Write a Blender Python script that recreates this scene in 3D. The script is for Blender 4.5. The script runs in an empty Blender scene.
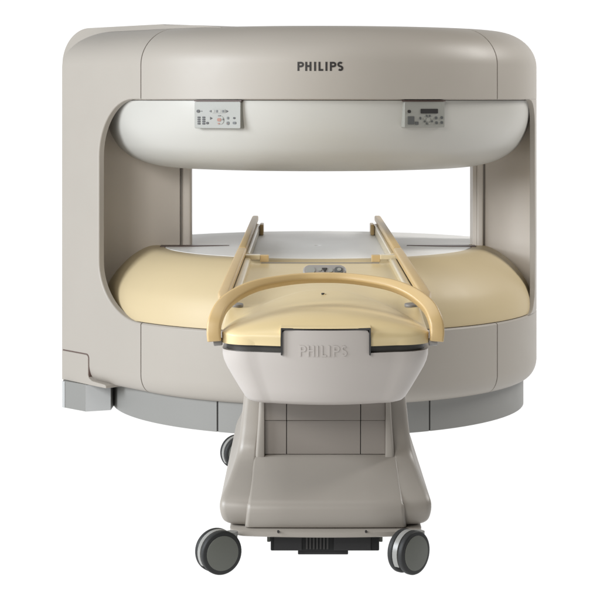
import bpy, bmesh, math, random
from mathutils import Vector
random.seed(4)
S = bpy.context.scene
COL = S.collection
PI = math.pi
rad = math.radians

# ------------------------------------------------------------------ materials
def mat(name, col, rough=0.45, spec=0.5, bump=0.0, bscale=260.0, var=0.03, metallic=0.0, coat=0.0):
    m = bpy.data.materials.new(name); m.use_nodes = True
    nt = m.node_tree; b = nt.nodes['Principled BSDF']
    b.inputs['Roughness'].default_value = rough
    b.inputs['Specular IOR Level'].default_value = spec
    b.inputs['Metallic'].default_value = metallic
    b.inputs['Coat Weight'].default_value = coat
    b.inputs['Coat Roughness'].default_value = 0.12
    tc = nt.nodes.new('ShaderNodeTexCoord')
    n1 = nt.nodes.new('ShaderNodeTexNoise'); n1.inputs['Scale'].default_value = 2.3; n1.inputs['Detail'].default_value = 6
    nt.links.new(tc.outputs['Object'], n1.inputs['Vector'])
    mr = nt.nodes.new('ShaderNodeMapRange')
    mr.inputs['To Min'].default_value = 1 - var; mr.inputs['To Max'].default_value = 1 + var
    nt.links.new(n1.outputs['Fac'], mr.inputs['Value'])
    mx = nt.nodes.new('ShaderNodeVectorMath'); mx.operation = 'SCALE'
    mx.inputs[0].default_value = col
    nt.links.new(mr.outputs['Result'], mx.inputs['Scale'])
    nt.links.new(mx.outputs['Vector'], b.inputs['Base Color'])
    r2 = nt.nodes.new('ShaderNodeMapRange')
    r2.inputs['To Min'].default_value = max(0.02, rough - 0.05); r2.inputs['To Max'].default_value = rough + 0.06
    n3 = nt.nodes.new('ShaderNodeTexNoise'); n3.inputs['Scale'].default_value = 9.0; n3.inputs['Detail'].default_value = 5
    nt.links.new(tc.outputs['Object'], n3.inputs['Vector'])
    nt.links.new(n3.outputs['Fac'], r2.inputs['Value'])
    nt.links.new(r2.outputs['Result'], b.inputs['Roughness'])
    if bump:
        n2 = nt.nodes.new('ShaderNodeTexNoise'); n2.inputs['Scale'].default_value = bscale; n2.inputs['Detail'].default_value = 2
        nt.links.new(tc.outputs['Object'], n2.inputs['Vector'])
        bp = nt.nodes.new('ShaderNodeBump'); bp.inputs['Strength'].default_value = bump; bp.inputs['Distance'].default_value = 0.001
        nt.links.new(n2.outputs['Fac'], bp.inputs['Height'])
        nt.links.new(bp.outputs['Normal'], b.inputs['Normal'])
    return m

M = {}
M['cover']   = mat('ivory_plastic', (0.335, 0.308, 0.272), 0.46, spec=0.4, bump=0.10)
M['rear']    = mat('ivory_plastic_rear', (0.36, 0.335, 0.28), 0.45, bump=0.10)
M['white']   = mat('white_plastic', (0.43, 0.42, 0.388), 0.40, bump=0.06)
M['column']  = mat('taupe_plastic', (0.66, 0.605, 0.54), 0.45, bump=0.10)
M['yellow']  = mat('yellow_vinyl', (0.50, 0.408, 0.25), 0.46, spec=0.3, bump=0.06)
M['cap'] = mat('yellow_plastic', (0.62, 0.50, 0.28), 0.36, spec=0.4, bump=0.03)
M['cream']   = mat('cream_plastic', (0.56, 0.475, 0.31), 0.30, coat=0.2)
M['tan']     = mat('tan_plastic', (0.50, 0.355, 0.165), 0.40, coat=0.05)
M['plate']   = mat('grey_plate', (0.80, 0.795, 0.775), 0.42, spec=0.4)
M['plinth']  = mat('grey_plinth', (0.212, 0.210, 0.198), 0.5, bump=0.1)
M['foot']    = mat('pale_grey', (0.40, 0.405, 0.40), 0.4)
M['tub']     = mat('warm_white_plastic', (0.43, 0.398, 0.37), 0.40, bump=0.06)
M['cart']    = mat('greige_plastic', (0.29, 0.265, 0.233), 0.42, bump=0.10)
M['cartdk']  = mat('greige_panel', (0.235, 0.21, 0.185), 0.45, bump=0.08)
M['gap']     = mat('black_gap', (0.03, 0.029, 0.028), 0.7)
M['gasket']  = mat('rubber_and_rail_shade', (0.035, 0.033, 0.028), 0.5)  # gasket rubber, also the shade painted under the rails
M['tyre']    = mat('black_tyre', (0.022, 0.023, 0.023), 0.55, spec=0.3)
M['hub']     = mat('grey_hub', (0.12, 0.125, 0.11), 0.5, spec=0.3)
M['hood']    = mat('silver_hood', (0.24, 0.24, 0.228), 0.35)
M['box']     = mat('charcoal_box', (0.014, 0.0145, 0.015), 0.6, spec=0.2)
M['boxlt']   = mat('grey_box', (0.028, 0.028, 0.029), 0.6, spec=0.2)
M['ink']     = mat('black_ink', (0.018, 0.016, 0.015), 0.45)
M['panel']   = mat('panel_grey', (0.245, 0.245, 0.222), 0.42)
M['key']     = mat('key_grey', (0.075, 0.078, 0.076), 0.45)
M['keylt']   = mat('key_pale', (0.25, 0.25, 0.225), 0.45)
M['keyred']  = mat('key_red', (0.24, 0.105, 0.07), 0.45)
M['pad']     = mat('pad_grey', (0.25, 0.235, 0.22), 0.4)
M['knob']    = mat('knob_grey', (0.22, 0.21, 0.20), 0.42)
M['slot']    = mat('brown_slot', (0.10, 0.065, 0.055), 0.5)

# ------------------------------------------------------------------ object helpers
WORLD = {}
def thing(name, label, cat, loc):
    o = bpy.data.objects.new(name, None); COL.objects.link(o)
    o.empty_display_size = 0.2
    o.location = loc; o['label'] = label; o['category'] = cat
    WORLD[o.name] = Vector(loc)
    return o

def obj(name, bm, m, parent=None, bevel=0.0, seg=2, label=None, sharp=32, recalc=True):
    """links a bmesh written in world coordinates as ONE mesh object, origin at its centre"""
    if recalc:
        bmesh.ops.recalc_face_normals(bm, faces=bm.faces)
    xs = [v.co for v in bm.verts]
    c = Vector([(min(v[i] for v in xs) + max(v[i] for v in xs)) / 2 for i in range(3)])
    for v in bm.verts: v.co -= c
    me = bpy.data.meshes.new(name); bm.to_mesh(me); bm.free()
    for p in me.polygons: p.use_smooth = True
    o = bpy.data.objects.new(name, me); COL.objects.link(o)
    me.materials.append(m)
    WORLD[o.name] = c.copy()
    if parent is not None:
        o.parent = parent; o.location = c - WORLD[parent.name]
    else:
        o.location = c
    if bevel > 0:
        md = o.modifiers.new('bevel', 'BEVEL'); md.width = bevel; md.segments = seg
        md.limit_method = 'ANGLE'; md.angle_limit = rad(sharp); md.harden_normals = True
    else:
        me.set_sharp_from_angle(angle=rad(sharp))
    if label: o['label'] = label
    return o

def structure(name, bm, m):
    o = obj(name, bm, m, recalc=False); o['kind'] = 'structure'; return o

def box(bm, x0, x1, y0, y1, z0, z1):
    vs = [bm.verts.new((x, y, z)) for z in (z0, z1) for (x, y) in ((x0, y0), (x1, y0), (x1, y1), (x0, y1))]
    for f in ((3, 2, 1, 0), (4, 5, 6, 7), (0, 1, 5, 4), (1, 2, 6, 5), (2, 3, 7, 6), (3, 0, 4, 7)):
        bm.faces.new([vs[i] for i in f])
    return vs

def loft(bm, rings, cap0=True, cap1=True, closed=True):
    """rings: lists of points of equal length"""
    R = [[bm.verts.new(p) for p in r] for r in rings]
    n = len(R[0])
    for a, b in zip(R, R[1:]):
        for i in range(n if closed else n - 1):
            j = (i + 1) % n
            bm.faces.new((a[i], a[j], b[j], b[i]))
    if cap0: bm.faces.new(R[0][::-1])
    if cap1: bm.faces.new(R[-1])
    return R

def prism(bm, poly, z0, z1):
    return loft(bm, [[(x, y, z0) for x, y in poly], [(x, y, z1) for x, y in poly]])

def ring_sweep(bm, prof, a0, a1, n, full=False):
    """prof: closed (r, z) outline turned about the scanner's axis; angle 0 faces the front"""
    rings = []
    for k in range(n + (0 if full else 1)):
        a = rad(a0 + (a1 - a0) * k / n)
        rings.append([(r * math.sin(a), -r * math.cos(a), z) for r, z in prof])
    if full:
        R = [[bm.verts.new(p) for p in r] for r in rings]
        m = len(prof)
        for k in range(n):
            A, B = R[k], R[(k + 1) % n]
            for i in range(m):
                j = (i + 1) % m
                bm.faces.new((A[i], A[j], B[j], B[i]))
    else:
        loft(bm, rings)

def arc(cx, cz, rx, rz, a0, a1, n):
    return [(cx + rx * math.cos(rad(a0 + (a1 - a0) * k / n)), cz + rz * math.sin(rad(a0 + (a1 - a0) * k / n))) for k in range(n + 1)]

def smooth_line(pts, sub=6):
    """Catmull-Rom through pts"""
    out = []
    P = [Vector(p) for p in pts]
    P = [P[0] * 2 - P[1]] + P + [P[-1] * 2 - P[-2]]
    for i in range(1, len(P) - 2):
        p0, p1, p2, p3 = P[i - 1:i + 3]
        for k in range(sub):
            t = k / sub
            out.append(0.5 * ((2 * p1) + (p2 - p0) * t + (2 * p0 - 5 * p1 + 4 * p2 - p3) * t * t + (3 * p1 - p0 - 3 * p2 + p3) * t ** 3))
    out.append(P[-2])
    return out

def rr(hw, hh, r, n=5):
    """rounded rectangle outline centred at 0"""
    o = []
    for cx, cy, a in ((hw - r, hh - r, 0), (-hw + r, hh - r, 90), (-hw + r, -hh + r, 180), (hw - r, -hh + r, 270)):
        o += arc(cx, cy, r, r, a, a + 90, n)
    return o

def disc(bm, c, ax, r, h, n=32, rim=0.0):
    """short cylinder centred at c along ax, optional rounded rim"""
    ax = Vector(ax).normalized(); c = Vector(c)
    u = ax.orthogonal().normalized(); v = ax.cross(u)
    prof = [(r, -h / 2), (r, h / 2)] if not rim else \
        [(r - rim, -h / 2), (r - 0.3 * rim, -h / 2 + 0.3 * rim), (r, -h / 2 + rim), (r, h / 2 - rim), (r - 0.3 * rim, h / 2 - 0.3 * rim), (r - rim, h / 2)]
    loft(bm, [[c + ax * d + (u * math.cos(2 * PI * k / n) + v * math.sin(2 * PI * k / n)) * q for k in range(n)] for q, d in prof])

# lettering made of strokes, in units of the letter height
def stroke(bm, pts, w, mp, depth, lift=0.0):
    P = [Vector(p) for p in pts]
    L, Rr = [], []
    for i, p in enumerate(P):
        if i == 0: d = P[1] - P[0]
        elif i == len(P) - 1: d = P[-1] - P[-2]
        else: d = (P[i + 1] - P[i]).normalized() + (P[i] - P[i - 1]).normalized()
        d.normalize(); nn = Vector((-d.y, d.x))
        k = 1.0
        if 0 < i < len(P) - 1:
            e = (P[i + 1] - P[i]).normalized(); k = 1 / max(0.5, abs(nn.dot(Vector((-e.y, e.x)))))
        L.append(p + nn * w / 2 * k); Rr.append(p - nn * w / 2 * k)
    for i in range(len(P) - 1):
        q = [L[i], L[i + 1], Rr[i + 1], Rr[i]]
        lo = [bm.verts.new(mp(v.x, v.y, 0.0)) for v in q]
        hi = [bm.verts.new(mp(v.x, v.y, depth + lift)) for v in q]
        bm.faces.new(hi); bm.faces.new(lo[::-1])
        for a in range(4):
            b = (a + 1) % 4
            bm.faces.new((lo[a], lo[b], hi[b], hi[a]))

def wordmark(bm, mp, depth, w=0.20, k=1.0):
    """the seven capitals, total width about 4.9 letter heights"""
    h = w / 2
    def P(x): return [[(x + h, 0), (x + h, 1)], [(x + h, 1 - h)] + [(x + .34 + .2 * math.cos(rad(a)), .70 + .2 * math.sin(rad(a))) for a in range(90, -91, -20)] + [(x + h + .04, .5)]]
    def H(x): return [[(x + h, 0), (x + h, 1)], [(x + .62 - h, 0), (x + .62 - h, 1)], [(x + h, .53), (x + .62 - h, .53)]]
    def I(x): return [[(x + h, 0), (x + h, 1)]]
    def Lt(x): return [[(x + h, 1), (x + h, 0)], [(x + h, h), (x + .46, h)]]
    def Sx(x):
        up = [(x + .27 + .19 * math.cos(rad(a)), .71 + .20 * math.sin(rad(a))) for a in range(40, 271, 23)]
        dn = [(x + .27 + .19 * math.cos(rad(a)), .30 + .20 * math.sin(rad(a))) for a in range(90, -141, -23)]
        return [up + dn[1:]]
    x = 0.0; n = 0
    for f, adv in ((P, .74), (H, .84), (I, .42), (Lt, .66), (I, .42), (P, .74), (Sx, .56)):
        for s in f(x):
            stroke(bm, [(px * k, py) for px, py in s], w, mp, depth, 0.0002 * (n % 3)); n += 1
        x += adv

# ================================================================== SCANNER
R0 = 1.275
mri = thing('mri_scanner', 'large ivory open scanner with a round white upper housing above a yellow padded base', 'medical scanner', (0, 0, 0))
SEAM = 49.4
G = 0.13                                    # half of a panel gap, degrees

def upper_profile():
    p = [(R0, 1.764), (R0, 1.85), (R0, 1.95)]
    p += arc(R0 - 0.25, 1.95, 0.25, 0.205, 6, 84, 13)
    p += [(R0 - 0.25, 2.155), (0.6, 2.165), (0.6, 1.80), (R0 - 0.03, 1.80), (R0 - 0.03, 1.764)]
    return p
def lower_profile():
    p = [(R0 - 0.03, 0.55), (R0 - 0.008, 0.55), (R0, 0.542), (R0, 0.40), (R0, 0.27)]
    p += arc(R0 - 0.075, 0.27, 0.075, 0.105, -6, -84, 10)
    p += [(R0 - 0.075, 0.165), (R0 - 0.1, 0.165), (R0 - 0.1, 0.50), (R0 - 0.03, 0.50)]
    return p

bm = bmesh.new(); ring_sweep(bm, upper_profile(), -SEAM + G, SEAM - G, 60)
up = obj('upper_cover', bm, M['cover'], mri, bevel=0.003)
bm = bmesh.new(); ring_sweep(bm, lower_profile(), -SEAM + G, SEAM - G, 60)
obj('lower_cover', bm, M['cover'], mri, bevel=0.003)

# right hand side cover: upper band, lower band and the skin of the column between them
bm = bmesh.new()
ring_sweep(bm, upper_profile(), SEAM + G, 236, 90)
ring_sweep(bm, lower_profile(), SEAM + G, 236, 90)
rows = []
zs = [0.5495, 0.556, 0.57, 0.60, 0.64, 0.69, 0.8, 1.0, 1.3, 1.55, 1.62, 1.67, 1.71, 1.74, 1.757, 1.7645]
for z in zs:
    dt = max(0.0, (z - 1.62) / 0.1445); db = max(0.0, (0.69 - z) / 0.14)
    q = max(min(dt, 1.0), min(db, 1.0))
    a0 = 76.0 - 8.0 * (1 - math.sqrt(max(0, 1 - q * q)))
    ring = []
    for k in range(41):
        a = rad(a0 + (112 - a0) * (k / 40)); ring.append((R0 * math.sin(a), -R0 * math.cos(a), z))
    for k in range(40, -1, -1):
        a = rad(a0 + (112 - a0) * (k / 40)); ring.append(((R0 - 0.03) * math.sin(a), -(R0 - 0.03) * math.cos(a), z))
    rows.append(ring)
loft(bm, rows)
obj('side_cover', bm, M['cover'], mri, bevel=0.003)

# left wing: a flat panel leaving the drum tangentially, with a round-cornered C opening
nv = Vector((-math.sin(rad(SEAM)), -math.cos(rad(SEAM)), 0)); uv = Vector((-math.cos(rad(SEAM)), math.sin(rad(SEAM)), 0))
P0 = nv * R0
LW = 0.775
def W(t, z, inset=0.0): return P0 + uv * t - nv * inset + Vector((0, 0, z))
g = 0.003
poly = [(g, 0.27), (LW, 0.27), (LW, 1.95), (g, 1.95), (g, 1.764), (0.08, 1.764)]
poly += [(0.08 + 0.325 * math.sin(rad(a)), 1.764 - 0.325 * (1 - math.cos(rad(a)))) for a in range(5, 91, 5)]
poly += [(0.405, 0.86)]
poly += [(0.015 + 0.39 * math.cos(rad(a)), 0.86 - 0.31 * math.sin(rad(a))) for a in range(5, 91, 5)]
poly += [(g, 0.55)]
bm = bmesh.new()
RW = loft(bm, [[W(t, z, 0.0) for t, z in poly], [W(t, z, 0.036) for t, z in poly]])
bw = bm.edges.layers.float.new('bevel_weight_edge')
for i in range(4, len(poly) - 1):            # only the rim of the opening is rounded
    bm.edges.get((RW[0][i], RW[0][i + 1]))[bw] = 1.0
prof = [(0.0, 0.27)] + [(0.075 - x, z) for x, z in arc(0, 0.27, 0.075, 0.105, -6, -84, 9)] + [(0.075, 0.165), (0.12, 0.165), (0.12, 0.27)]
loft(bm, [[W(t, z, i) for i, z in prof] for t in (g, LW)])
wing = obj('wing_cover', bm, M['cover'], mri, sharp=30)
md = wing.modifiers.new('bevel', 'BEVEL'); md.width = 0.008; md.segments = 3; md.limit_method = 'WEIGHT'
prof = [(0.0, 1.95)] + [(0.25 - x, z) for x, z in arc(0, 1.95, 0.25, 0.205, 4, 86, 24)] + [(0.25, 2.155), (0.25, 1.95)]
rings = []
ts = [g, 0.2, 0.4, LW - 0.2] + [LW - 0.2 + 0.2 * math.sin(rad(a)) for a in range(3, 91, 3)]
for t in ts:
    q = max(0.0, (t - (LW - 0.2)) / 0.2)
    k = math.sqrt(max(0, 1 - q * q)); k = max(k, 0.004)
    zt = 1.95 + 0.205 * k
    ring = []
    for i, z in prof:
        # the rounding keeps its slope and is trimmed by the round corner, the trimmed part lying on the corner itself
        ring.append(W(t, min(z, zt + 0.00002 * i), i))
    rings.append(ring)
bm = bmesh.new(); loft(bm, rings)
obj('wing_shoulder', bm, M['cover'], mri, sharp=25)
# rear shell of the wing, a little taller
e = 1.160
op = [(-0.38, 1.86), (-0.38, 2.150), (-0.2, 2.166), (0.13, 2.178), (0.15, 2.183)] + [(e - 0.285 + 0.285 * math.cos(rad(a)), 1.970 + 0.213 * math.sin(rad(a))) for a in range(90, -1, -3)] + [(e, 1.80)]
bm = bmesh.new()
loft(bm, [[W(t, z, i) for t, z in op] for i in (0.253, 0.95)])
obj('rear_shell', bm, M['cover'], mri, sharp=40)
bm = bmesh.new()
loft(bm, [[W(t, z, i) for t, z in ((0.80, 0.012), (e, 0.012), (e, 1.798), (0.80, 1.798))] for i in (0.253, 0.32)])
rp = bm
loft(rp, [[W(t, z, i) for t, z in ((0.95, 0.012), (e, 0.012), (e, 1.798), (0.95, 1.798))] for i in (0.3205, 0.95)])
obj('rear_side_panel', bm, M['cover'], mri, bevel=0.012, seg=3)
# outer end between front panel and rear shell
bm = bmesh.new()
loft(bm, [[W(t, z, i) for t, z in ((0.745, 0.28), (LW - 0.004, 0.28), (LW - 0.004, 1.94), (0.745, 1.94))] for i in (0.037, 0.252)])
obj('wing_side', bm, M['cover'], mri, bevel=0.003)
# small access cover at the foot of the wing, with its flared lip
bm = bmesh.new()
ap = [(LW - 0.008, 0.156), (LW - 0.008, 0.323), (0.525, 0.323)] + [(0.525 - 0.022 * math.sin(rad(a)), 0.301 + 0.022 * math.cos(rad(a))) for a in range(15, 91, 15)] + [(0.503, 0.21), (0.495, 0.195), (0.46, 0.182), (0.335, 0.176), (0.325, 0.170), (0.325, 0.156)]
loft(bm, [[W(t, z, i) for t, z in ap] for i in (-0.007, 0.10)])
obj('access_cover', bm, M['cover'], mri, bevel=0.0045, seg=3)
bm = bmesh.new()
ap2 = [(LW - 0.01, 0.17), (LW - 0.01, 0.329), (0.523, 0.329)] + [(0.523 - 0.026 * math.sin(rad(a)), 0.303 + 0.026 * math.cos(rad(a))) for a in range(15, 91, 15)] + [(0.497, 0.20)]
loft(bm, [[W(t, z, i) for t, z in ap2] for i in (-0.0012, 0.03)])
obj('cover_gap', bm, M['slot'], mri)

# dark core seen only in the gaps between panels
bm = bmesh.new()
ring_sweep(bm, [(R0 - 0.035, 1.81), (R0 - 0.035, 1.94), (R0 - 0.27, 2.12), (0.65, 2.12), (0.65, 1.81)], 0, 360, 72, full=True)
ic = obj('upper_core', bm, M['slot'], mri)
bm = bmesh.new()
ring_sweep(bm, [(R0 - 0.105, 0.18), (R0 - 0.105, 0.49), (0.65, 0.49), (0.65, 0.18)], 0, 360, 72, full=True)
obj('lower_core', bm, M['slot'], mri)
for a in (-SEAM, SEAM):                     # strips right behind the seams
    bm = bmesh.new()
    ring_sweep(bm, [(R0 - 0.008, 1.77), (R0 - 0.008, 1.945)] + arc(R0 - 0.258, 1.945, 0.25, 0.205, 6, 84, 10) + [(R0 - 0.29, 2.14), (R0 - 0.29, 1.77)], a - 0.118, a + 0.118, 1)
    obj('panel_seam', bm, M['slot'], mri)
    bm = bmesh.new()
    ring_sweep(bm, [(R0 - 0.008, 0.54), (R0 - 0.008, 0.27)] + arc(R0 - 0.083, 0.27, 0.075, 0.100, -6, -84, 8) + [(R0 - 0.11, 0.175), (R0 - 0.11, 0.54)], a - 0.118, a + 0.118, 1)
    obj('panel_seam', bm, M['slot'], mri)

# white upper pole housing
prof = [(0.0, 1.39), (0.55, 1.380), (0.80, 1.374), (0.90, 1.377), (0.985, 1.392), (1.06, 1.417), (1.118, 1.450), (1.165, 1.492), (1.20, 1.545), (1.224, 1.60), (1.238, 1.66), (1.245, 1.72), (1.246, 1.757)]
prof = [tuple(p) for p in smooth_line([(a, b, 0) for a, b in prof[1:]], 4)]
prof = [(0.02, 1.39)] + [(p[0], p[1]) for p in prof] + [(1.20, 1.761), (0.02, 1.761)]
bm = bmesh.new(); ring_sweep(bm, prof, 0, 360, 144, full=True)
upper_pole = obj('upper_housing', bm, M['white'], mri)
bm = bmesh.new(); ring_sweep(bm, [(1.244, 1.7605), (1.244, 1.790), (1.0, 1.790), (1.0, 1.7615)], 0, 360, 144, full=True)
obj('seam_gap', bm, M['column'], mri)
# roof of the drum
bm = bmesh.new(); disc(bm, (0, 0, 2.14), (0, 0, 1), 0.66, 0.046, 72)
obj('top_plate', bm, M['cover'], mri)

# yellow padded rim of the lower pole
pr = smooth_line([(0.90, 0.905, 0), (0.985, 0.902, 0), (1.054, 0.872, 0), (1.115, 0.828, 0), (1.17, 0.772, 0), (1.215, 0.710, 0), (1.24, 0.650, 0), (1.252, 0.60, 0), (1.2595, 0.5525, 0)], 5)
prof = [(p.x, p.y) for p in pr] + [(1.20, 0.553), (0.90, 0.60)]
bm = bmesh.new(); ring_sweep(bm, prof, -96, 96, 100)
obj('padded_rim', bm, M['yellow'], mri, bevel=0.002, sharp=45)
prof2 = [(0.90, 0.904), (1.20, 0.904), (1.225, 0.898), (1.24, 0.885), (1.247, 0.86), (1.25, 0.60), (1.25, 0.553), (0.90, 0.60)]
bm = bmesh.new(); ring_sweep(bm, prof2, 96.2, 263.8, 80)
obj('rear_rim', bm, M['plate'], mri)
bm = bmesh.new(); ring_sweep(bm, [(0.02, 0.906), (0.893, 0.906), (0.898, 0.902), (0.898, 0.62), (0.02, 0.62)], 0, 360, 120, full=True)
obj('pole_plate', bm, M['plate'], mri)
for s in (-1, 1):                            # leaf-shaped slots beside the columns
    bm = bmesh.new()
    pts = []
    for k in range(21):
        t = k / 20; pts.append((s * (0.52 + 0.40 * t), -0.03 - 0.085 * math.sin(PI * min(1, t * 0.62)) ** 1.2))
    for k in range(20, 0, -1):
        t = k / 20; pts.append((s * (0.52 + 0.40 * t), -0.03 + 0.02 * t))
    prism(bm, pts, 0.900, 0.9095)
    obj('plate_slot', bm, M['slot'], mri)

# columns
def column(pts, trim, s):
    n = 14
    A, B = Vector(pts[0]), Vector(pts[1])
    front = []
    nn = Vector((-(B - A).y, (B - A).x)).normalized()
    if nn.y < 0: nn = -nn
    for k in range(n + 1):
        t = k / n; p = A.lerp(B, t) + nn * 0.035 * math.sin(PI * t); front.append((p.x, p.y))
    back = [(B.x - s * 0.0, B.y + 0.35), (A.x + s * 0.10, A.y + 0.50), (A.x, A.y + 0.16)]
    bm = bmesh.new(); prism(bm, front + back, 0.56, 1.76)
    c = obj('column', bm, M['column'], mri, bevel=0.003)
    bm = bmesh.new()                         # rounded edge strip on the inner side, behind a narrow groove
    x0, x1, y = trim
    w = abs(x1 - x0) / 2; cx = (x0 + x1) / 2
    o = [(cx + px, y + 0.06 + py) for px, py in rr(w, 0.06, min(w * 0.6, 0.02), 5)]
    prism(bm, o, 0.85, 1.55)
    obj('edge_strip', bm, M['column'], c)
    bm = bmesh.new(); prism(bm, [(x1, y + 0.025), (x1 + s * 0.012, y + 0.025), (x1 + s * 0.012, y + 0.10), (x1, y + 0.10)], 0.85, 1.55)
    obj('groove', bm, M['cartdk'], c)
column([(-0.812, 0.02), (-1.262, -0.08)], (-0.745, -0.797, -0.005), -1)
column([(0.985, 0.02), (1.243, -0.06)], (0.935, 0.972, -0.005), 1)
bm = bmesh.new(); prism(bm, [(0.912, 0.02), (0.934, 0.012), (0.934, 0.2), (0.912, 0.2)], 0.85, 1.55)
obj('column_side', bm, M['column'], mri)

# plinth
pl_prof = [(1.2, 0.002), (1.2, 0.166), (0.7, 0.166), (0.7, 0.002)]
segs = [(-88, -27.0), (-26.55, 29.0), (29.45, 250)]
for a0, a1 in segs:
    bm = bmesh.new(); ring_sweep(bm, pl_prof, a0, a1, 60)
    obj('plinth', bm, M['plinth'], mri, bevel=0.002)
bm = bmesh.new(); ring_sweep(bm, [(1.193, 0.003), (1.193, 0.165), (0.75, 0.165), (0.75, 0.003)], -60, 60, 60)
obj('plinth_gap', bm, M['gap'], mri)
bm = bmesh.new()
prism(bm, [(-1.462, -0.292), (-1.312, -0.440), (-1.176, -0.388), (-1.174, -0.25), (-1.172, 0.2), (-1.462, 0.3)], 0.002, 0.155)
foot = obj('wing_plinth', bm, M['plinth'], mri, bevel=0.003)
bm = bmesh.new(); prism(bm, [(-1.3125, -0.4405), (-1.177, -0.3885), (-1.178, -0.3915), (-1.3135, -0.4435)], 0.003, 0.152)
obj('pale_foot_face', bm, M['foot'], foot)  # thin paler sheet over one face of the wing plinth
bm = bmesh.new(); 
d = Vector((-0.150, 0.148)).normalized(); nf = Vector((-0.702, -0.712))
a = Vector((-1.462, -0.292)); b_ = a - d * 0.022
prism(bm, [tuple(a + nf * 0.0005), tuple(b_ + nf * 0.0005), tuple(b_ + nf * 0.0035), tuple(a + nf * 0.0035)], 0.003, 0.152)
obj('corner_strip', bm, M['foot'], foot)

# lettering on the upper cover
def on_drum(cx, cz, h, r):
    def f(x, y, dpt):
        a = (x * h + cx) / r
        rr_ = r + dpt
        return (rr_ * math.sin(a), -rr_ * math.cos(a), cz + y * h)
    return f
bm = bmesh.new(); wordmark(bm, on_drum(-0.117, 1.911, 0.047, R0), 0.0015, w=0.215, k=1.16)
obj('lettering', bm, M['ink'], up, recalc=False)

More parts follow.
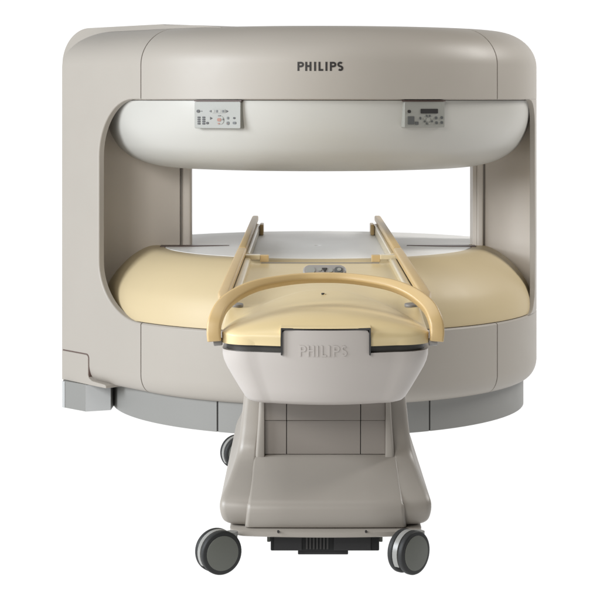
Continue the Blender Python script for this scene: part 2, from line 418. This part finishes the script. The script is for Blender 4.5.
# control panels on the white housing
def control_panel(theta, hw, z0, z1, kind):
    a = rad(theta)
    out = Vector((math.sin(a), -math.cos(a), 0)); ux = Vector((math.cos(a), math.sin(a), 0))
    tilt = 0.0
    rf = 1.262
    def mp(x, z, dpt): return out * (rf + dpt) + ux * x + Vector((0, 0, z))
    bm = bmesh.new()
    o = [(px, (z0 + z1) / 2 + pz) for px, pz in rr(hw, (z1 - z0) / 2, 0.007, 3)]
    loft(bm, [[mp(x, z, -0.10) for x, z in o], [mp(x, z, 0.0) for x, z in o]])
    p = obj('control_panel', bm, M['panel'], mri, bevel=0.003)
    def plate(name, cx, cz, w, h, m, r=0.002, up=0.003):
        bm = bmesh.new()
        o = [(cx + px, cz + pz) for px, pz in rr(w / 2, h / 2, min(r, w / 2.01, h / 2.01), 4)]
        loft(bm, [[mp(x, z, -0.002) for x, z in o], [mp(x, z, up) for x, z in o]])
        return obj(name, bm, m, p)
    def pt(fx, fz): return (-hw + 2 * hw * fx, z1 - (z1 - z0) * fz)
    def key(fx, fz, w, h, m, r=0.002): 
        x, z = pt(fx, fz); return plate('button', x, z, w, h, m, r)
    def tri(fx, fz, s, m, d=1):
        x, z = pt(fx, fz); bm = bmesh.new()
        q = [(x - d * s, z + s), (x - d * s, z - s), (x + d * s, z)]
        loft(bm, [[mp(u, v, -0.002) for u, v in q], [mp(u, v, 0.003) for u, v in q]])
        obj('button', bm, m, p)
    if kind == 'left':
        key(0.085, 0.36, 0.020, 0.016, M['ink'], 0.008)
        key(0.155, 0.36, 0.009, 0.004, M['key'])
        tri(0.345, 0.36, 0.006, M['key'], -1); tri(0.715, 0.36, 0.0065, M['ink'], 1)
        x, z = pt(0.53, 0.36)
        plate('display', x, z, 0.076, 0.019, M['keylt'], 0.002)
        for k in range(4): 
            x, z = pt(0.43 + 0.067 * k, 0.36); plate('button', x, z, 0.011, 0.013, M['key' if k % 2 else 'panel'], 0.001, 0.0045)
        for i in range(2):
            for j in range(4): key(0.10 + 0.105 * i, 0.59 + 0.078 * j, 0.016, 0.0085, M['ink'])
        key(0.285, 0.80, 0.015, 0.012, M['ink'], 0.005); tri(0.37, 0.62, 0.007, M['ink'], 1)
        x, z = pt(0.56, 0.69)
        plate('dial', x, z, 0.046, 0.044, M['keylt'], 0.021)
        plate('button', x - 0.004, z + 0.002, 0.024, 0.018, M['keyred'], 0.008, 0.005)
        plate('button', x - 0.006, z - 0.018, 0.012, 0.007, M['keyred'], 0.003, 0.005)
        plate('button', x + 0.018, z + 0.004, 0.007, 0.010, M['key'], 0.003, 0.005)
        plate('button', x - 0.004, z + 0.023, 0.014, 0.005, M['key'], 0.002, 0.005)
        key(0.73, 0.61, 0.012, 0.013, M['key'], 0.004); key(0.73, 0.80, 0.015, 0.017, M['key'], 0.005)
        key(0.72, 0.81, 0.005, 0.006, M['keyred'])
        key(0.865, 0.61, 0.013, 0.010, M['ink'], 0.005); key(0.87, 0.79, 0.020, 0.013, M['key'], 0.006)
    else:
        key(0.115, 0.38, 0.019, 0.016, M['ink'], 0.007)
        x, z = pt(0.61, 0.37); plate('display', x, z, 0.104, 0.024, M['ink'], 0.003)
        x, z = pt(0.16, 0.72); plate('keypad', x, z, 0.038, 0.042, M['key'], 0.002)
        key(0.30, 0.83, 0.020, 0.016, M['key'], 0.002); key(0.39, 0.64, 0.010, 0.014, M['key'], 0.004)
        for k in range(8):
            an = 2 * PI * k / 8 + 0.4
            x, z = pt(0.585, 0.70)
            plate('button', x + 0.024 * math.cos(an), z + 0.022 * math.sin(an), 0.011, 0.010, M['key' if k % 3 else 'keylt'], 0.004)
        x, z = pt(0.585, 0.70); plate('dial', x, z, 0.022, 0.020, M['keylt'], 0.009)
        for fx, fz in ((0.78, 0.63), (0.79, 0.82), (0.92, 0.62), (0.92, 0.81)): key(fx, fz, 0.015, 0.014, M['key'], 0.005)
    # dark strip painted in as the shadow gap above the panel
    bm = bmesh.new()
    o = [(-hw - 0.002, z1 + 0.0005), (hw + 0.004, z1 + 0.0005), (hw + 0.004, z1 + 0.006), (-hw - 0.002, z1 + 0.006)]
    loft(bm, [[mp(x, z, -0.06) for x, z in o], [mp(x, z, 0.001) for x, z in o]])
    obj('shadow_gap', bm, M['slot'], p)
    return p
control_panel(-25.2, 0.137, 1.610, 1.752, 'left')
control_panel(26.0, 0.122, 1.615, 1.752, 'right')

# rails inside the scanner
def rail(bm, x, y0, y1, z, hw=0.020, hh=0.016, drop_tip=False):
    sec = rr(hw, hh, 0.010, 3)
    ys = [y0, y0 + (0.01 if drop_tip else 0.10), y1 - 0.10, y1 - 0.03, y1]
    rings = []
    for i, y in enumerate(ys):
        k = (0.85, 1, 1, 0.9, 0.55)[i] if drop_tip else (0.45, 1, 1, 1, 0.9)[i]
        rings.append([(x + px * k, y, z + pz * k) for px, pz in sec])
    loft(bm, rings)
for s in (-1, 1):
    bm = bmesh.new(); rail(bm, s * 0.402, -1.262, 1.35, 0.981, 0.021, 0.018, True)
    r = obj('guide_rail', bm, M['tan'], mri)
    bm = bmesh.new(); box(bm, s * 0.365, s * 0.392, -1.22, 1.05, 0.9065, 0.962)
    obj('rail_support', bm, M['cream'], r, bevel=0.006)
    bm = bmesh.new(); box(bm, s * 0.393, s * 0.405, -1.22, 1.1, 0.935, 0.962)
    obj('rail_shade', bm, M['gasket'], r)  # dark bar standing in for the shadow line beneath the rail
    bm = bmesh.new(); box(bm, s * 0.338, s * 0.362, 0.78, 0.95, 0.907, 0.975)
    obj('rail_stop', bm, M['tan'], r, bevel=0.006)

# ================================================================== PATIENT TABLE
YF = -3.90
cart = thing('patient_table', 'wheeled patient table with yellow top, tan bow handle and grey casters, at the scanner front', 'patient table', (0, -3.0, 0))

def table_outline(w, yf, r, yb, n=8, extra=None, bow=0.012):
    """front-rounded outline, left front to right front then the back"""
    o = []
    xs = [-(w - r) + 2 * (w - r) * k / 24 for k in range(25)]
    if extra:
        L_ = [-(w - r) + ((w - r) + extra[0]) * k / 5 for k in range(5)]
        mid = [extra[2] + (extra[3] - extra[2]) * k / 10 for k in range(1, 10)]
        xs = L_ + list(extra[:3]) + mid + list(extra[3:]) + [-x for x in L_[::-1]]
    for k in range(n):
        a = 180 + 90 * k / n
        o.append((-(w - r) + r * math.cos(rad(a)), yf + bow + r + r * math.sin(rad(a))))
    for x in xs: o.append((x, yf + bow * (x / (w - r)) ** 2))
    for k in range(1, n + 1):
        a = 270 + 90 * k / n
        o.append((w - r + r * math.cos(rad(a)), yf + bow + r + r * math.sin(rad(a))))
    o += [(w, yb), (-w, yb)]
    return o

# tub
TAB = 0.163
ex = (-TAB, -TAB + 0.004, -TAB + 0.014, TAB - 0.014, TAB - 0.004, TAB)
rows = []
def tub_row(w, z, dy, r):
    # keep x of the tab columns identical in every row so that the front stays clean
    o = table_outline(w, YF + dy, r, -1.50, extra=ex, bow=0.045)
    return [(x, y, z) for x, y in o]
lv = [(0.255, 0.604, 0.075, 0.06), (0.278, 0.606, 0.052, 0.075), (0.295, 0.612, 0.036, 0.085), (0.308, 0.624, 0.026, 0.092), (0.332, 0.661, 0.017, 0.103), (0.358, 0.703, 0.010, 0.115), (0.380, 0.740, 0.004, 0.125), (0.390, 0.762, 0.001, 0.13), (0.395, 0.782, 0.0, 0.13), (0.396, 0.807, 0.0, 0.13)]
for w, z, dy, r in lv: rows.append(tub_row(w, z, dy, r))
n0 = min(len(r) for r in rows)
assert all(len(r) == n0 for r in rows), [len(r) for r in rows]
bm = bmesh.new(); RR = loft(bm, rows)
top = RR[-1]
ids = [i for i, v in enumerate(top) if abs(v.co.x) <= TAB + 1e-6 and v.co.y < -3.5]
hi, bk = [], []
for i in ids:
    v = top[i]; ax = abs(v.co.x)
    z = 0.8935 if ax < TAB - 0.0135 else (0.8915 if ax < TAB - 0.0035 else 0.882)
    if ax > TAB - 0.0035: z = 0.880
    elif ax > TAB - 0.0135: z = 0.890
    else: z = 0.8935
    hi.append(bm.verts.new((v.co.x, v.co.y, z))); bk.append(bm.verts.new((v.co.x, v.co.y + 0.03, z)))
lo = [bm.verts.new((top[i].co.x, top[i].co.y + 0.03, 0.806)) for i in ids]
for a in range(len(ids) - 1):
    bm.faces.new((top[ids[a]], top[ids[a + 1]], hi[a + 1], hi[a]))
    bm.faces.new((hi[a], hi[a + 1], bk[a + 1], bk[a]))
    bm.faces.new((bk[a], bk[a + 1], lo[a + 1], lo[a]))
bm.faces.new((top[ids[0]], hi[0], bk[0], lo[0])); bm.faces.new((top[ids[-1]], lo[-1], bk[-1], hi[-1]))
for f in bm.faces: f.normal_update()
tub = obj('table_body', bm, M['tub'], cart, sharp=50)

# raised lettering on the tub's tab
def on_tub(cx, cz, h):
    def f(x, y, dpt):
        X = x * h + cx
        return (X, YF + 0.045 * (X / 0.265) ** 2 - dpt + 0.0005, cz + y * h)
    return f
bm = bmesh.new(); wordmark(bm, on_tub(-0.099, 0.796, 0.041), 0.0026, w=0.14, k=1.0)
obj('lettering', bm, M['tub'], tub, recalc=False)

# dark gasket between tub and top
bm = bmesh.new()
loft(bm, [[(x, y, z) for x, y in table_outline(0.382, YF + 0.013, 0.125, -1.52, bow=0.045)] for z in (0.78, 0.845)])
obj('gasket', bm, M['gasket'], cart)

# tabletop
def top_z(u, v):
    au = min(1.0, abs(u))
    vc = 0.15 + 0.85 * (1 - au ** 1.8)
    zc = 0.947 - 0.066 * au ** 2.2
    z0 = 0.842
    if v < vc:
        t = v / vc
        z = z0 + (zc - z0) * (1 - (1 - t) ** 3.2) ** (1 / 3.5)
    else:
        t = min(1, (v - vc) / 0.035); q = min(1, (v - vc) / 0.75)
        zb = zc - 0.009 * t * t * (3 - 2 * t)
        z = zb + (0.930 - (zc - 0.009)) * q * q * (3 - 2 * q)
    q = (1 - au) * 0.398; rq = 0.04
    if q < rq: z -= (z - z0) * 0.30 * (1 - math.sqrt(max(0, 1 - (1 - q / rq) ** 2)))
    return z
vsr = [0, 0.0005, 0.0015, 0.003, 0.006, 0.010, 0.015, 0.021, 0.028, 0.036, 0.046, 0.057, 0.07, 0.085, 0.1, 0.115, 0.13, 0.15] + [0.15 + 0.0225 * k for k in range(1, 47)] + [1.25, 1.5, 1.8, 2.1, 2.43]
inner = [k * 0.0145 - 0.2465 for k in range(35)]
inner = [x for x in inner if abs(abs(x) - TAB - 0.006) > 0.006] + [-TAB - 0.0075, -TAB - 0.0065, TAB + 0.0065, TAB + 0.0075]
inner.sort()
fo = [0.06, 0.14, 0.24, 0.34, 0.44, 0.54, 0.63, 0.71, 0.78, 0.84, 0.89, 0.93, 0.96, 0.98, 0.992, 1.0]
bm = bmesh.new()
gridv = []
for v in vsr:
    r = 0.13
    w = 0.268 + math.sqrt(max(0, r * r - (r - v) ** 2)) if v < r else 0.398
    xs = [-0.25 - (w - 0.25) * f for f in fo[::-1]] + inner + [0.25 + (w - 0.25) * f for f in fo]
    row = []
    for x in xs:
        y = YF - 0.002 + v + 0.045 * max(0, 1 - v / 0.3) * (x / w) ** 2
        z = top_z(x / w, v)
        if abs(x) < TAB + 0.007: z = max(z, 0.9018 + 0.003 * min(1, v / 0.006))
        row.append(bm.verts.new((x, y, z)))
    gridv.append(row)
for A, B in zip(gridv, gridv[1:]):
    for i in range(len(A) - 1): bm.faces.new((A[i], A[i + 1], B[i + 1], B[i]))
ringv = gridv[0][:] + [r[-1] for r in gridv[1:]] + gridv[-1][-2::-1] + [r[0] for r in gridv[-2:0:-1]]
low = []
for v in ringv:
    z = 0.833
    if v.co.y < YF + 0.05 and abs(v.co.x) < TAB + 0.007: z = 0.9005
    low.append(bm.verts.new((v.co.x, v.co.y, min(z, v.co.z - 0.001))))
for i in range(len(ringv)):
    j = (i + 1) % len(ringv)
    bm.faces.new((ringv[j], ringv[i], low[i], low[j]))
ct = obj('tabletop', bm, M['cap'], cart, sharp=50)
# dark slit round the tab
bm = bmesh.new()
box(bm, -TAB - 0.006, -TAB - 0.0005, YF + 0.006, YF + 0.03, 0.80, 0.899)
box(bm, TAB + 0.0005, TAB + 0.006, YF + 0.006, YF + 0.03, 0.80, 0.899)
box(bm, -TAB - 0.006, TAB + 0.006, YF + 0.0075, YF + 0.031, 0.894, 0.9015)
obj('slit', bm, M['gap'], tub)
# knobs and the centre hole
for s in (-1, 1):
    bm = bmesh.new(); disc(bm, (s * 0.360, -3.22, 0.9135), (0, -0.08, 1), 0.028, 0.013, 32, 0.003)
    obj('knob', bm, M['knob'], cart)
zz = top_z(0, 0.78)
bm = bmesh.new(); disc(bm, (0, YF + 0.78, zz + 0.0012), (0, -0.06, 1), 0.011, 0.006, 20)
h = obj('socket', bm, M['cream'], cart)
bm = bmesh.new(); disc(bm, (-0.003, YF + 0.775, zz + 0.0035), (0, -0.06, 1), 0.007, 0.006, 20)
obj('socket_hole', bm, M['ink'], h)

# side rails on the table with their walls, brackets
for s in (-1, 1):
    bm = bmesh.new(); rail(bm, s * 0.403, -3.58, -1.285, 0.979, 0.0225, 0.018)
    r = obj('side_rail', bm, M['tan'], cart)
    bm = bmesh.new()
    for k in range(1): box(bm, s * 0.352, s * 0.388, -3.0, -1.47, 0.90, 0.958)
    obj('rail_wall', bm, M['cream'], r, bevel=0.010, seg=3)
    bm = bmesh.new(); box(bm, s * 0.389, s * 0.410, -3.2, -1.30, 0.925, 0.9605)
    obj('rail_shade', bm, M['gasket'], r)  # shadow line under the side rail, painted as a dark bar
    bm = bmesh.new(); box(bm, s * 0.305, s * 0.392, -1.46, -1.40, 0.948, 0.972)
    b = obj('bracket', bm, M['cream'], cart, bevel=0.004)
    bm = bmesh.new(); box(bm, s * 0.262, s * 0.306, -1.455, -1.405, 0.935, 0.970)
    obj('latch', bm, M['tan'], b, bevel=0.003)
# end edge of the top
bm = bmesh.new(); box(bm, -0.30, 0.30, -1.472, -1.455, 0.90, 0.934)
obj('end_trim', bm, M['knob'], cart)

# bow handle
half = [(-0.424, -3.785, 0.838), (-0.4265, -3.78, 0.876), (-0.421, -3.765, 0.916), (-0.397, -3.71, 0.963), (-0.342, -3.64, 1.003), (-0.268, -3.58, 1.030), (-0.175, -3.53, 1.044), (-0.085, -3.50, 1.0515), (0, -3.495, 1.0535)]
cl = smooth_line(half + [(-x, y, z) for x, y, z in half[-2::-1]], 6)
rings = []
for i, p in enumerate(cl):
    d = (cl[min(i + 1, len(cl) - 1)] - cl[max(i - 1, 0)]).normalized()
    yv = Vector((0, 1, -0.40)); nrm = d.cross(yv).normalized(); dep = nrm.cross(d).normalized()
    f = abs(p.x) / 0.43
    hw = 0.0155 + 0.0115 * f ** 3
    rings.append([p + nrm * px + dep * py for px, py in rr(hw, 0.030, 0.009, 4)])
bm = bmesh.new(); loft(bm, rings)
hd = obj('handle', bm, M['tan'], cart, bevel=0.004, sharp=50)
for s in (-1, 1):
    bm = bmesh.new(); disc(bm, (s * 0.412, -3.765, 0.834), (1, 0, 0.1), 0.015, 0.034, 20, 0.004)
    obj('pivot', bm, M['knob'], hd)
# control pad on the handle
bm = bmesh.new()
def padp(x, y, dpt):
    c = Vector((0, -3.493, 1.079)); n_ = Vector((0, -0.80, 0.60)); v_ = Vector((0, 0.60, 0.80))
    return c + Vector((x, 0, 0)) + v_ * y + n_ * dpt
loft(bm, [[padp(x, y, dd) for x, y in rr(0.086 * k, 0.027 * k, 0.024 * k, 6)] for dd, k in ((-0.03, 1.0), (0.0, 1.0), (0.006, 0.94))])
pad = obj('control_pad', bm, M['pad'], hd)
for x, y, w, h_, m in ((-0.055, 0, 0.034, 0.030, 'panel'), (-0.02, 0.004, 0.018, 0.016, 'keylt'), (0.024, 0.0, 0.018, 0.018, 'keylt'), (0.055, 0, 0.034, 0.030, 'key'), (0.058, 0.002, 0.016, 0.014, 'panel')):
    bm = bmesh.new(); up_ = 0.009 if w > 0.017 else 0.012
    loft(bm, [[padp(x + a_, y + b__, dd) for a_, b__ in rr(w / 2, h_ / 2, h_ / 2.2, 4)] for dd in (0.0, up_)])
    obj('button', bm, M[m], pad)
bm = bmesh.new()
q = [(-0.010, 0.010), (0.010, 0.010), (0, -0.008)]
loft(bm, [[padp(x, y, dd) for x, y in q] for dd in (0.0, 0.010)])
obj('arrow_mark', bm, M['ink'], pad)

# base: side shells
def shell(s):
    lv = [(0.149, 0.345, 0.280, -3.835), (0.157, 0.375, 0.280, -3.86), (0.175, 0.393, 0.280, -3.872), (0.215, 0.402, 0.280, -3.874), (0.25, 0.396, 0.278, -3.852), (0.30, 0.372, 0.274, -3.755), (0.37, 0.346, 0.268, -3.615), (0.45, 0.334, 0.258, -3.588), (0.53, 0.326, 0.250, -3.578), (0.612, 0.317, 0.246, -3.572)]
    rings = []
    mid = []
    for i in range(len(lv) - 1):
        p0, p1, p2, p3 = (Vector(lv[max(0, i - 1)]), Vector(lv[i]), Vector(lv[i + 1]), Vector(lv[min(len(lv) - 1, i + 2)]))
        for k in range(4):
            t = k / 4
            mid.append(0.5 * (2 * p1 + (p2 - p0) * t + (2 * p0 - 5 * p1 + 4 * p2 - p3) * t * t + (3 * p1 - p0 - 3 * p2 + p3) * t ** 3))
    lv = [tuple(v) for v in mid] + [lv[-1]]
    for z, xo, xi, yf in lv:
        w = (xo - xi) / 2; cx = (xo + xi) / 2
        r_o = 0.024; r_i = 0.012
        o = []
        for k in range(7):
            a = 180 + 90 * k / 6; o.append((xi + r_i + r_i * math.cos(rad(a)), yf + r_i + r_i * math.sin(rad(a))))
        for k in range(9):
            a = 270 + 90 * k / 8; o.append((xo - r_o + r_o * math.cos(rad(a)), yf + r_o + r_o * math.sin(rad(a))))
        o += [(xo, -2.2), (xi, -2.2)]
        rings.append([(s * x, y + (0.28 * max(0.0, x - xi - 0.02) if y < -3 else 0), z) for x, y in o])
    bm = bmesh.new(); loft(bm, rings)
    return obj('side_shell', bm, M['cart'], cart, sharp=50)
shell(-1); shell(1)
# foot cover between them
prof = [(-3.886, 0.149), (-3.893, 0.153), (-3.896, 0.165)] + [(p.x, p.y) for p in smooth_line([(-3.897, 0.205, 0), (-3.892, 0.228, 0), (-3.878, 0.246, 0), (-3.855, 0.259, 0), (-3.78, 0.293, 0), (-3.70, 0.330, 0), (-3.63, 0.3625, 0)], 4)] + [(-3.612, 0.369), (-3.59, 0.371), (-3.3, 0.371), (-3.3, 0.149)]
bm = bmesh.new()
def fw(z): return 0.303 - (z - 0.168) * 0.09
rings = []
for u, k in [(-1, 1.0), (-0.9945, 0.55), (-0.985, 0.26), (-0.968, 0.08), (-0.945, 0.0), (-0.5, 0), (0, 0), (0.5, 0), (0.945, 0.0), (0.968, 0.08), (0.985, 0.26), (0.9945, 0.55), (1, 1.0)]:
    rings.append([(u * fw(z), (y + 0.026 * k + 0.004 * u * u if y < -3.4 else y), z - (0.018 * k if z > 0.24 else 0)) for y, z in prof])
loft(bm, rings)
for s in (-1, 1):                            # raised cheeks beside the pedestal
    cw = []
    for z, xo in ((0.335, 0.274), (0.42, 0.268), (0.50, 0.262), (0.62, 0.255)):
        xi = 0.2365; r = 0.012
        o = [(xi, -3.30)] + [(xi + 0.004 + 0.004 * math.cos(rad(a)), -3.622 + 0.004 + 0.004 * math.sin(rad(a))) for a in (180, 225, 270)] + [(xo - r + r * math.cos(rad(a)), -3.622 + r + r * math.sin(rad(a))) for a in range(270, 361, 15)] + [(xo, -3.30)]
        cw.append([(s * x, y, z) for x, y in o])
    loft(bm, cw)
obj('foot_cover', bm, M['cart'], cart, sharp=40)
# pedestal panels
cols = [(-0.236, -0.1515), (-0.1485, 0.1385), (0.1415, 0.236)]
for x0, x1 in cols:
    bm = bmesh.new(); box(bm, x0, x1, -3.60, -3.40, 0.372, 0.5045)
    obj('pedestal_panel', bm, M['cartdk'], cart, bevel=0.0015)
    bm = bmesh.new(); box(bm, x0, x1, -3.607, -3.40, 0.506, 0.64)
    obj('pedestal_panel', bm, M['cartdk'], cart, bevel=0.0015)
bm = bmesh.new(); box(bm, -0.232, 0.232, -3.592, -2.2, 0.30, 0.63)
obj('pedestal_core', bm, M['gap'], cart)
# base plate
bm = bmesh.new()
o = table_outline(0.362, -3.935, 0.07, -1.95, bow=0.02)
o2 = table_outline(0.352, -3.925, 0.065, -1.96, bow=0.02)
loft(bm, [[(x, y, 0.1222) for x, y in o2], [(x, y, 0.127) for x, y in o], [(x, y, 0.143) for x, y in o], [(x, y, 0.148) for x, y in o2]])
bp = obj('base_plate', bm, M['cart'], cart, sharp=50)
for x in (-0.178, 0.150):
    bm = bmesh.new(); disc(bm, (x, -3.930, 0.1455), (0, -1, 0.6), 0.0045, 0.012, 14)
    obj('screw', bm, M['ink'], bp)
# drive box below
bm = bmesh.new(); box(bm, -0.208, 0.202, -3.865, -3.2, 0.058, 0.1215)
ub = obj('drive_box', bm, M['box'], cart, bevel=0.004)
bm = bmesh.new(); box(bm, -0.195, -0.09, -3.873, -3.8645, 0.062, 0.118); obj('vent_panel', bm, M['boxlt'], ub, bevel=0.002)
bm = bmesh.new(); box(bm, 0.03, 0.17, -3.873, -3.8645, 0.062, 0.118); obj('vent_panel', bm, M['boxlt'], ub, bevel=0.002)
bm = bmesh.new()
for k in range(7): box(bm, -0.075 + 0.013 * k, -0.068 + 0.013 * k, -3.871, -3.8645, 0.065, 0.116)
obj('vent_grille', bm, M['gap'], ub)
bm = bmesh.new(); box(bm, -0.105, 0.085, -3.850, -3.3, 0.040, 0.0575)
obj('bumper', bm, M['boxlt'], ub, bevel=0.003)
bm = bmesh.new(); box(bm, -0.222, -0.2085, -3.84, -3.7, 0.085, 0.1215); obj('mount', bm, M['hub'], ub, bevel=0.003)
bm = bmesh.new(); box(bm, 0.2025, 0.216, -3.84, -3.7, 0.085, 0.1215)
obj('mount', bm, M['hub'], ub, bevel=0.003)

# casters
def caster(px, py, ang):
    a = rad(ang); axd = Vector((math.sin(a), -math.cos(a), 0)); tr = Vector((-math.cos(a), -math.sin(a), 0))
    R = 0.081
    piv = Vector((px, py, 0)); c = piv + tr * 0.055 + Vector((0, 0, R + 0.0015))
    bm = bmesh.new()
    # hood: a curved fender between the two wheels, from the back over the top
    n = 26; rings = []
    for k in range(n + 1):
        t = rad(-35 + 250 * k / n)
        dv = -tr * math.cos(t) * -1 + Vector((0, 0, math.sin(t)))
        rings.append([c + dv * r_ + axd * w_ for r_, w_ in ((0.050, -0.011), (0.0805, -0.011), (0.0805, 0.011), (0.050, 0.011))])
    loft(bm, rings)
    disc(bm, piv + Vector((0, 0, 0.125)), (0, 0, 1), 0.022, 0.05, 20)
    disc(bm, piv + Vector((0, 0, 0.143)), (0, 0, 1), 0.024, 0.012, 24)
    disc(bm, c, axd, 0.05, 0.02, 24)
    cs = obj('caster', bm, M['hood'], cart, sharp=40)
    for s in (-1, 1):
        cc = c + axd * s * 0.025
        bm = bmesh.new(); disc(bm, cc, axd, R, 0.025, 48, 0.007); obj('tyre', bm, M['tyre'], cs, sharp=60)
        bm = bmesh.new(); disc(bm, cc + axd * s * 0.0125, axd, 0.0645, 0.006, 44, 0.002); hb = obj('hub', bm, M['hub'], cs, sharp=40)
    return cs
caster(-0.352, -3.945, 28); caster(0.345, -3.935, 46)
caster(-0.345, -2.03, 25); caster(0.345, -2.03, 25)

# ================================================================== floor, backdrop, light
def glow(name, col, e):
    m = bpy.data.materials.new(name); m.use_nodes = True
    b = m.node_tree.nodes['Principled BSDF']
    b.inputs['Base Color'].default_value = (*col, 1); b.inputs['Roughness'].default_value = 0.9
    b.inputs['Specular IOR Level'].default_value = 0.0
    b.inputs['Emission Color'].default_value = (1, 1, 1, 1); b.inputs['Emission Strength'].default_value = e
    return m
M['sweep'] = glow('glowing_white_sweep', (0.10, 0.10, 0.10), 1.0)  # glow added so floor and backdrop stay white and free of shadows
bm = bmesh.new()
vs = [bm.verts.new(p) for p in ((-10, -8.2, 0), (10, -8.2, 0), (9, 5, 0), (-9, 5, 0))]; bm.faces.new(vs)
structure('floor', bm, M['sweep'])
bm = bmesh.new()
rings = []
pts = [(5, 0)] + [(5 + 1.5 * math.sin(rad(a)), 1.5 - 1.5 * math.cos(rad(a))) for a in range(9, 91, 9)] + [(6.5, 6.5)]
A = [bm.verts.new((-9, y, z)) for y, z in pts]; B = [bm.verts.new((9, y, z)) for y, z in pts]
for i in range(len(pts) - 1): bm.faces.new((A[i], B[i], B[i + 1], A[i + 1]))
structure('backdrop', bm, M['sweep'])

w = bpy.data.worlds.new('World'); S.world = w; w.use_nodes = True
bg = w.node_tree.nodes['Background']; bg.inputs['Color'].default_value = (1.0, 0.98, 0.95, 1); bg.inputs['Strength'].default_value = 0.05

def area(name, loc, aim, size, sy, power, col=(1, 1, 1)):
    l = bpy.data.lights.new(name, 'AREA'); l.shape = 'RECTANGLE'; l.size = size; l.size_y = sy; l.energy = power; l.color = col
    o = bpy.data.objects.new(name, l); COL.objects.link(o); o.location = loc
    o.rotation_euler = (Vector(aim) - Vector(loc)).to_track_quat('-Z', 'Y').to_euler()
    return o
area('key_light', (-6.8, -5.0, 3.2), (0, -1.0, 1.1), 3.8, 3.2, 720, (0.95, 1.0, 1.06))
area('front_key', (-3.8, -8.8, 3.8), (0, -1.5, 1.1), 2.0, 2.0, 185, (1.0, 0.98, 0.95))
area('top_light', (-0.3, -3.7, 4.2), (0, -3.4, 0.9), 2.2, 2.2, 42, (1.0, 0.97, 0.92))
area('rim_light', (5.2, -0.2, 4.6), (0.8, 0, 1.6), 1.5, 2.5, 270, (1.0, 0.98, 0.95))
area('fill_light', (-2.4, -11.5, 4.4), (0, -1.0, 1.1), 2.6, 2.0, 90, (1.0, 0.97, 0.93))

cam = bpy.data.cameras.new('Camera'); co = bpy.data.objects.new('Camera', cam); COL.objects.link(co)
co.location = (-0.082, -10.8, 1.76); co.rotation_euler = (rad(90), 0, 0)
cam.sensor_width = 36; cam.lens = 36 * 1837 / 600
cam.shift_x = -4 / 600; cam.shift_y = -200 / 600
cam.clip_end = 200
S.camera = co
S.view_settings.view_transform = 'Standard'; S.view_settings.look = 'None'
S.view_settings.exposure = 0; S.view_settings.gamma = 1
S.render.film_transparent = False
